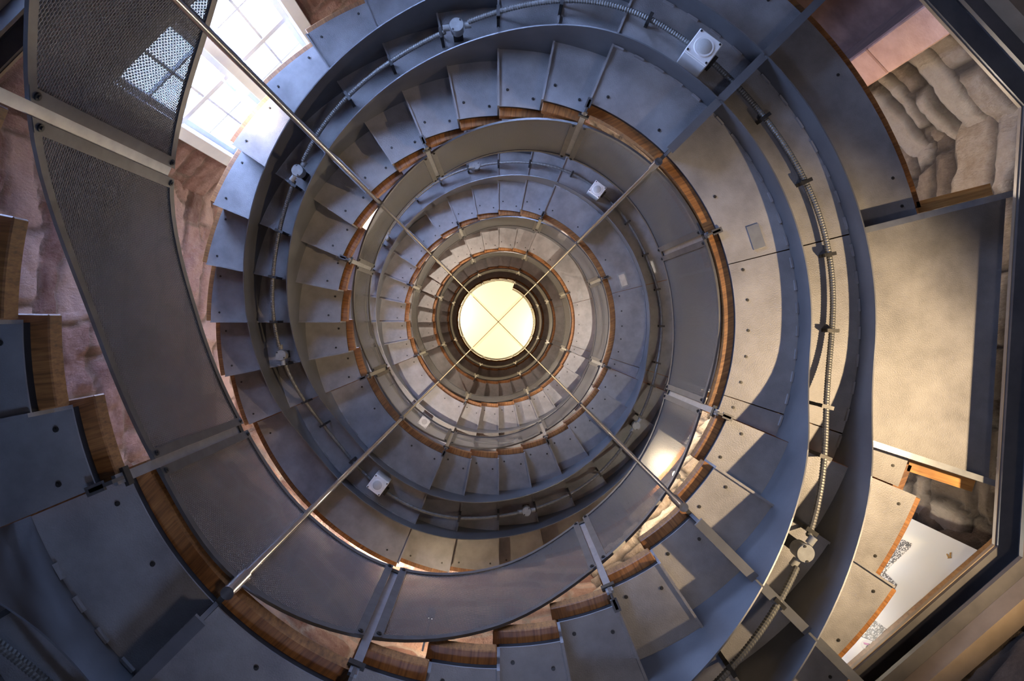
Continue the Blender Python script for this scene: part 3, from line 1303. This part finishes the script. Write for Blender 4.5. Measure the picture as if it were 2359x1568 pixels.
# dark doorway recess with a dressed jamb on the north-east wall
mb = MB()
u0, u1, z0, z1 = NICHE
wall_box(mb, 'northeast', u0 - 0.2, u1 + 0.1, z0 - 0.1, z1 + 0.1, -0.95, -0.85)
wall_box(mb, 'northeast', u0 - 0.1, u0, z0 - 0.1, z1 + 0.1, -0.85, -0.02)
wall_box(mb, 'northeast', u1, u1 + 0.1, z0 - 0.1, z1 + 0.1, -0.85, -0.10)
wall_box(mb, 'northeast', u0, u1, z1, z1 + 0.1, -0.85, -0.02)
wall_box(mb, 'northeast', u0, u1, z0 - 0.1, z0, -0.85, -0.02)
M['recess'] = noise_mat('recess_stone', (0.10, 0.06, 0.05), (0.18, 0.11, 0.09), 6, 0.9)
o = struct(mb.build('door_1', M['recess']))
M['dressed'] = noise_mat('dressed_sandstone', (0.40, 0.22, 0.16), (0.52, 0.31, 0.23), 7, 0.8, 0, 0.5, 60)
mb = MB()
for q in range(6):
    a = z0 + q * (z1 - z0) / 6
    wall_box(mb, 'northeast', u1 - 0.01, u1 + 0.195, a + 0.004, a + (z1 - z0) / 6 - 0.004, -0.10, 0.03)
struct(mb.build('trim_2', M['dressed'], bevel=0.008))

# ------------------------------------------------------------------ the octagonal ring beam at the first floor


def octa_ring(d, z):
    """points of the octagon offset d metres inwards from the walls"""
    pts = []
    for i in range(8):
        a, Wa = WD[SIDES[i]]
        b, Wb = WD[SIDES[(i + 1) % 8]]
        na = np.array([math.cos(math.radians(a)), -math.sin(math.radians(a))])
        nb = np.array([math.cos(math.radians(b)), -math.sin(math.radians(b))])
        p = np.linalg.solve(np.array([na, nb]), np.array([Wa - d, Wb - d]))
        pts.append((p[0], p[1], z))
    return pts


def octa_profile(name, prof, m, parent=None):
    mb = MB()
    rings = [octa_ring(d, z) for d, z in prof]
    n = len(rings)
    for r in rings:
        mb.v += r
    for i in range(n):
        j = (i + 1) % n
        for q in range(8):
            p = (q + 1) % 8
            mb.f.append((i * 8 + q, i * 8 + p, j * 8 + p, j * 8 + q))
    return mb.build(name, m, parent)


ring = bpy.data.objects.new('trim_1', None)
COL.objects.link(ring)
ring.location = (0, 0, 0)
struct(ring)
octa_profile('channel', [(-0.04, 3.40), (0.125, 3.40), (0.125, 3.375), (0.03, 3.365), (0.03, 3.25), (0.125, 3.24), (0.125, 3.216), (-0.04, 3.216)], M['ring'], ring)
octa_profile('top_lip', [(0.115, 3.412), (0.130, 3.412), (0.130, 3.392), (0.1255, 3.392), (0.1255, 3.401), (0.115, 3.401)], M['ringlip'], ring)
octa_profile('lower_angle', [(-0.04, 3.215), (0.055, 3.215), (0.055, 3.115), (-0.04, 3.115)], M['ringlip'], ring)
octa_profile('conduit_ledge', [(0.031, 3.30), (0.06, 3.30), (0.06, 3.27), (0.031, 3.27)], M['stringer'], ring)

# ------------------------------------------------------------------ white printed panel on the south-east wall
# u axis on this wall: +u runs towards the lower-left of the photo
su0, su1, sz0, sz1 = -1.149, 0.12, 3.578, 4.75
o = thing('display_board', 'white printed display board with grey speckled patches on the lower-right wall', 'display board', wall_pt('southeast', (su0 + su1) / 2, sz0, 0.03))


def fin(mb, nm, m, root, **kw):
    mb.v = [(x - root.location.x, y - root.location.y, z - root.location.z) for x, y, z in mb.v]
    return mb.build(nm, m, root, **kw)


def px_on_se(px, py, d):
    """foot of a photo point on the south-east wall, d metres in front of it"""
    t, W = WD['southeast']
    a = math.radians(t)
    n = Vector((math.cos(a), -math.sin(a), 0))
    ray = Vector((px - 1148, py - 741, F))
    s = (W - d) / (ray.dot(n))
    return ray * s


mb = MB()
wall_box(mb, 'southeast', su0, su1, sz0, sz1, 0.012, 0.030)
fin(mb, 'board', M['board'], o)


def flat_poly(pts, d0, d1, nm, m, root):
    mb = MB()
    t, W = WD['southeast']
    a = math.radians(t)
    n = Vector((math.cos(a), -math.sin(a), 0))
    A = [px_on_se(x, y, d0) for x, y in pts]
    B = [p - n * (d1 - d0) for p in A]
    mb.loft([A, B])
    return fin(mb, nm, m, root)


flat_poly([(2078, 1242), (2101, 1252), (2096, 1262), (2047, 1308), (2040, 1318), (2066, 1346), (2052, 1368), (2010, 1345), (2000, 1330), (2050, 1268)], 0.030, 0.0315, 'speckled_print', M['speckle'], o)
flat_poly([(2012, 1424), (2042, 1448), (2016, 1478), (1975, 1462)], 0.030, 0.0315, 'speckled_print', M['speckle'], o)
# small gold leaf mark: three strokes from one foot
for pts in ([(2184, 1284), (2188, 1285), (2183, 1275), (2180, 1276)], [(2187, 1285), (2190, 1284), (2192, 1272), (2188, 1273)], [(2183, 1286), (2193, 1285), (2191, 1281), (2185, 1282)]):
    flat_poly(pts, 0.030, 0.0315, 'gold_mark', M['amber'], o)
# round badge with a purple letter-like stroke
ci = px_on_se(1997, 1484, 0.030)
flat_poly([(1997 + 14 * math.cos(q * PI / 10), 1484 + 11 * math.sin(q * PI / 10)) for q in range(20)], 0.030, 0.0318, 'round_badge', M['white'], o)
flat_poly([(1989, 1479), (2003, 1482), (2001, 1486), (1990, 1483)], 0.0318, 0.0325, 'badge_mark', M['magenta'], o)
flat_poly([(2000, 1482), (2004, 1483), (1998, 1493), (1994, 1491)], 0.0318, 0.0325, 'badge_mark', M['ink'], o)
# timber shelf rail under the panel
mb = MB()
wall_box(mb, 'southeast', -1.25, 1.0, 3.45, 3.535, 0.0, 0.06)
tag(mb.build('timber_rail', M['timber'], None), 'narrow timber rail along the wall under the white display panel', 'rail')

# ------------------------------------------------------------------ wall spotlights near the outer edge of each turn
for n in range(0, 5):
    for tb, ph, dz in ((138.7, 'beside the sash window', 0), (319.3, 'on the lower-right wall', 0)):
        t = tb + 360 * n if tb < 180 else tb + 360 * n
        zt = plate_z(t)
        side = 'northwest' if tb < 180 else 'southeast'
        z = zt - 0.16 if tb > 180 else zt - 0.10
        r = 2.47 if tb < 180 else 2.42
        c = P(r, tb, z)
        o = thing('wall_spotlight', 'small glowing spotlight %s, under the outer edge of the %s turn' % (ph, TURN[min(5, n + (1 if tb > 180 else 0))]), 'spotlight', c,
                  -math.radians(tb), 'wall spotlights')
        mb = MB()
        mb.cyl((0.0, 0, 0), (0.055, 0, 0.02), 0.035, 20, 0.03)
        mb.cyl((0.05, 0, 0.018), (0.16 if tb > 180 else 0.26, 0, 0.018), 0.009, 10)
        mb.build('housing', M['boxgrey'], o, smooth=True)
        mb = MB()
        mb.cyl((-0.006, 0, -0.002), (-0.001, 0, 0), 0.028, 20)
        mb.build('bulb', M['lamp'], o)
        point_light('spotlight_glow', P(r - 0.05, tb, z - 0.02), (9 if tb < 180 else 110) if n == 0 else 90, (1.0, 0.80, 0.56) if n == 0 else (1.0, 0.88, 0.74), 0.03)

c = wall_pt('southeast', -0.42, 4.62, 0.32)
o = thing('board_fill_light', 'small added fill light on an arm above the white display board, out of view', 'fill light', c, -math.radians(315))  # unseen fill light added to whiten the board
mb = MB()
mb.cyl((0, 0, 0), (0, 0, 0.07), 0.03, 20)
mb.cyl((0, 0, 0.06), (0.33, 0, 0.12), 0.008, 10)
mb.build('housing', M['boxgrey'], o, smooth=True)
mb = MB()
mb.cyl((0, 0, -0.006), (0, 0, -0.001), 0.026, 20)
mb.build('bulb', M['lamp'], o)
point_light('board_fill_glow', wall_pt('southeast', -0.50, 4.55, 0.30), 38, (1.0, 0.92, 0.76), 0.03)

for t, r, zz, pw, lab in ((19.5, 2.33, RL[0] + 0.42, 18, 'small glowing spotlight standing on the right-hand landing, beside the rubble wall'),):
    o = thing('landing_spotlight', lab, 'spotlight', P(r, t, RL[0] + GAP + WT), -math.radians(t))
    h = zz - RL[0] - GAP - WT
    mb = MB()
    mb.cyl((0, 0, 0), (0, 0, h), 0.012, 12)
    mb.cyl((0, 0, 0), (0, 0, 0.012), 0.06, 20)
    mb.cyl((-0.03, 0, h), (0.035, 0, h), 0.03, 20, 0.036)
    mb.build('stand', M['boxgrey'], o, smooth=True)
    mb = MB()
    mb.cyl((0.036, 0, h), (0.042, 0, h), 0.028, 20)
    mb.build('bulb', M['lamp'], o)
    point_light('spotlight_glow', P(r + 0.09, t, zz), pw, (1.0, 0.86, 0.72), 0.03)

c = P(2.44, 257, 5.45)
o = thing('wall_spotlight', 'unseen wall-washing fill spotlight added on the red stone wall behind the bottom balustrade', 'spotlight', c, -math.radians(257), 'wall spotlights')  # hidden fill put in to warm the stone in the bottom gap
mb = MB()
mb.cyl((0.0, 0, 0), (0.055, 0, 0), 0.030, 20, 0.035)
mb.cyl((0.0, 0, -0.03), (0.33, 0, -0.03), 0.009, 10)
mb.build('housing', M['boxgrey'], o, smooth=True)
mb = MB()
mb.cyl((0.056, 0, 0), (0.061, 0, 0), 0.028, 20)
mb.build('bulb', M['lamp'], o)
point_light('spotlight_glow', P(2.54, 257, 5.45), 15, (1.0, 0.78, 0.52), 0.03)

# fill uplights added to brighten the upper soffits, hidden from below by the stair
for n, t, pw in ((1, 350, 300), (1, 140, 330), (1, 240, 230), (2, 350, 40), (2, 120, 40), (3, 350, 10), (4, 350, 12)):
    z = plate_z(t + 360 * (n if t < 180 else n - 0) - (0 if t < 202.5 else 360)) + 1.2
    c = P(2.55, t, z)
    o = thing('wall_uplight', 'unseen added fill uplight of the %s turn at the %s of the stair tower' % (TURN[n], compass(t)), 'uplight', c, -math.radians(t), 'added fill uplights')
    mb = MB()
    mb.cyl((0, 0, 0), (0, 0, 0.09), 0.03, 16, 0.055)
    mb.cyl((0, 0, 0.03), (0.20, 0, 0.03), 0.009, 10)
    mb.build('housing', M['boxgrey'], o, smooth=True)
    mb = MB()
    mb.cyl((0, 0, 0.091), (0, 0, 0.096), 0.05, 16)
    mb.build('bulb', M['lamp'], o)
    point_light('fill_uplight_glow', P(2.50, t, z + 0.16), pw, (1.0, 0.90, 0.78), 0.05)

# ------------------------------------------------------------------ laylight over the well
lay = thing('laylight', 'round glowing cream laylight at the very top of the stair well', 'laylight', (0, 0, 24.4))
mb = MB()
mb.cyl((0, 0, 0), (0, 0, 0.03), 1.9, 64)
mb.build('diffuser', M['laylight'], lay)
mb = MB()
for a in (45, 135):
    d = P(1, a, 0)
    mb.obox(Vector((0, 0, -0.03)), d, Vector((-d.y, d.x, 0)), (0, 0, 1), 1.9, 0.012, 0.012)
mb.build('glazing_bar', M['ringlip'], lay)
mb = MB()
n = 64
mb.loft([[((r) * math.cos(2 * PI * i / n), (r) * math.sin(2 * PI * i / n), z) for i in range(n)] for r, z in ((1.9, -0.05), (2.0, -0.05), (2.0, 0.06), (1.9, 0.06), (1.9, -0.05))], caps=False)
mb.build('rim', M['wframe'], lay)
mb = MB()
for a in (0, 90, 180, 270):
    p = P(1.95, a, 0.05)
    mb.cyl(p, (p.x, p.y, TOP - 24.4), 0.012, 8)
mb.build('hanger', M['rod'], lay)
point_light('top_fill', (1.9, 0.4, 23.6), 120, (1.0, 0.9, 0.75), 0.1)  # unseen fill pair added to brighten the top of the well
point_light('top_fill', (-1.9, -0.4, 23.6), 120, (1.0, 0.9, 0.75), 0.1)
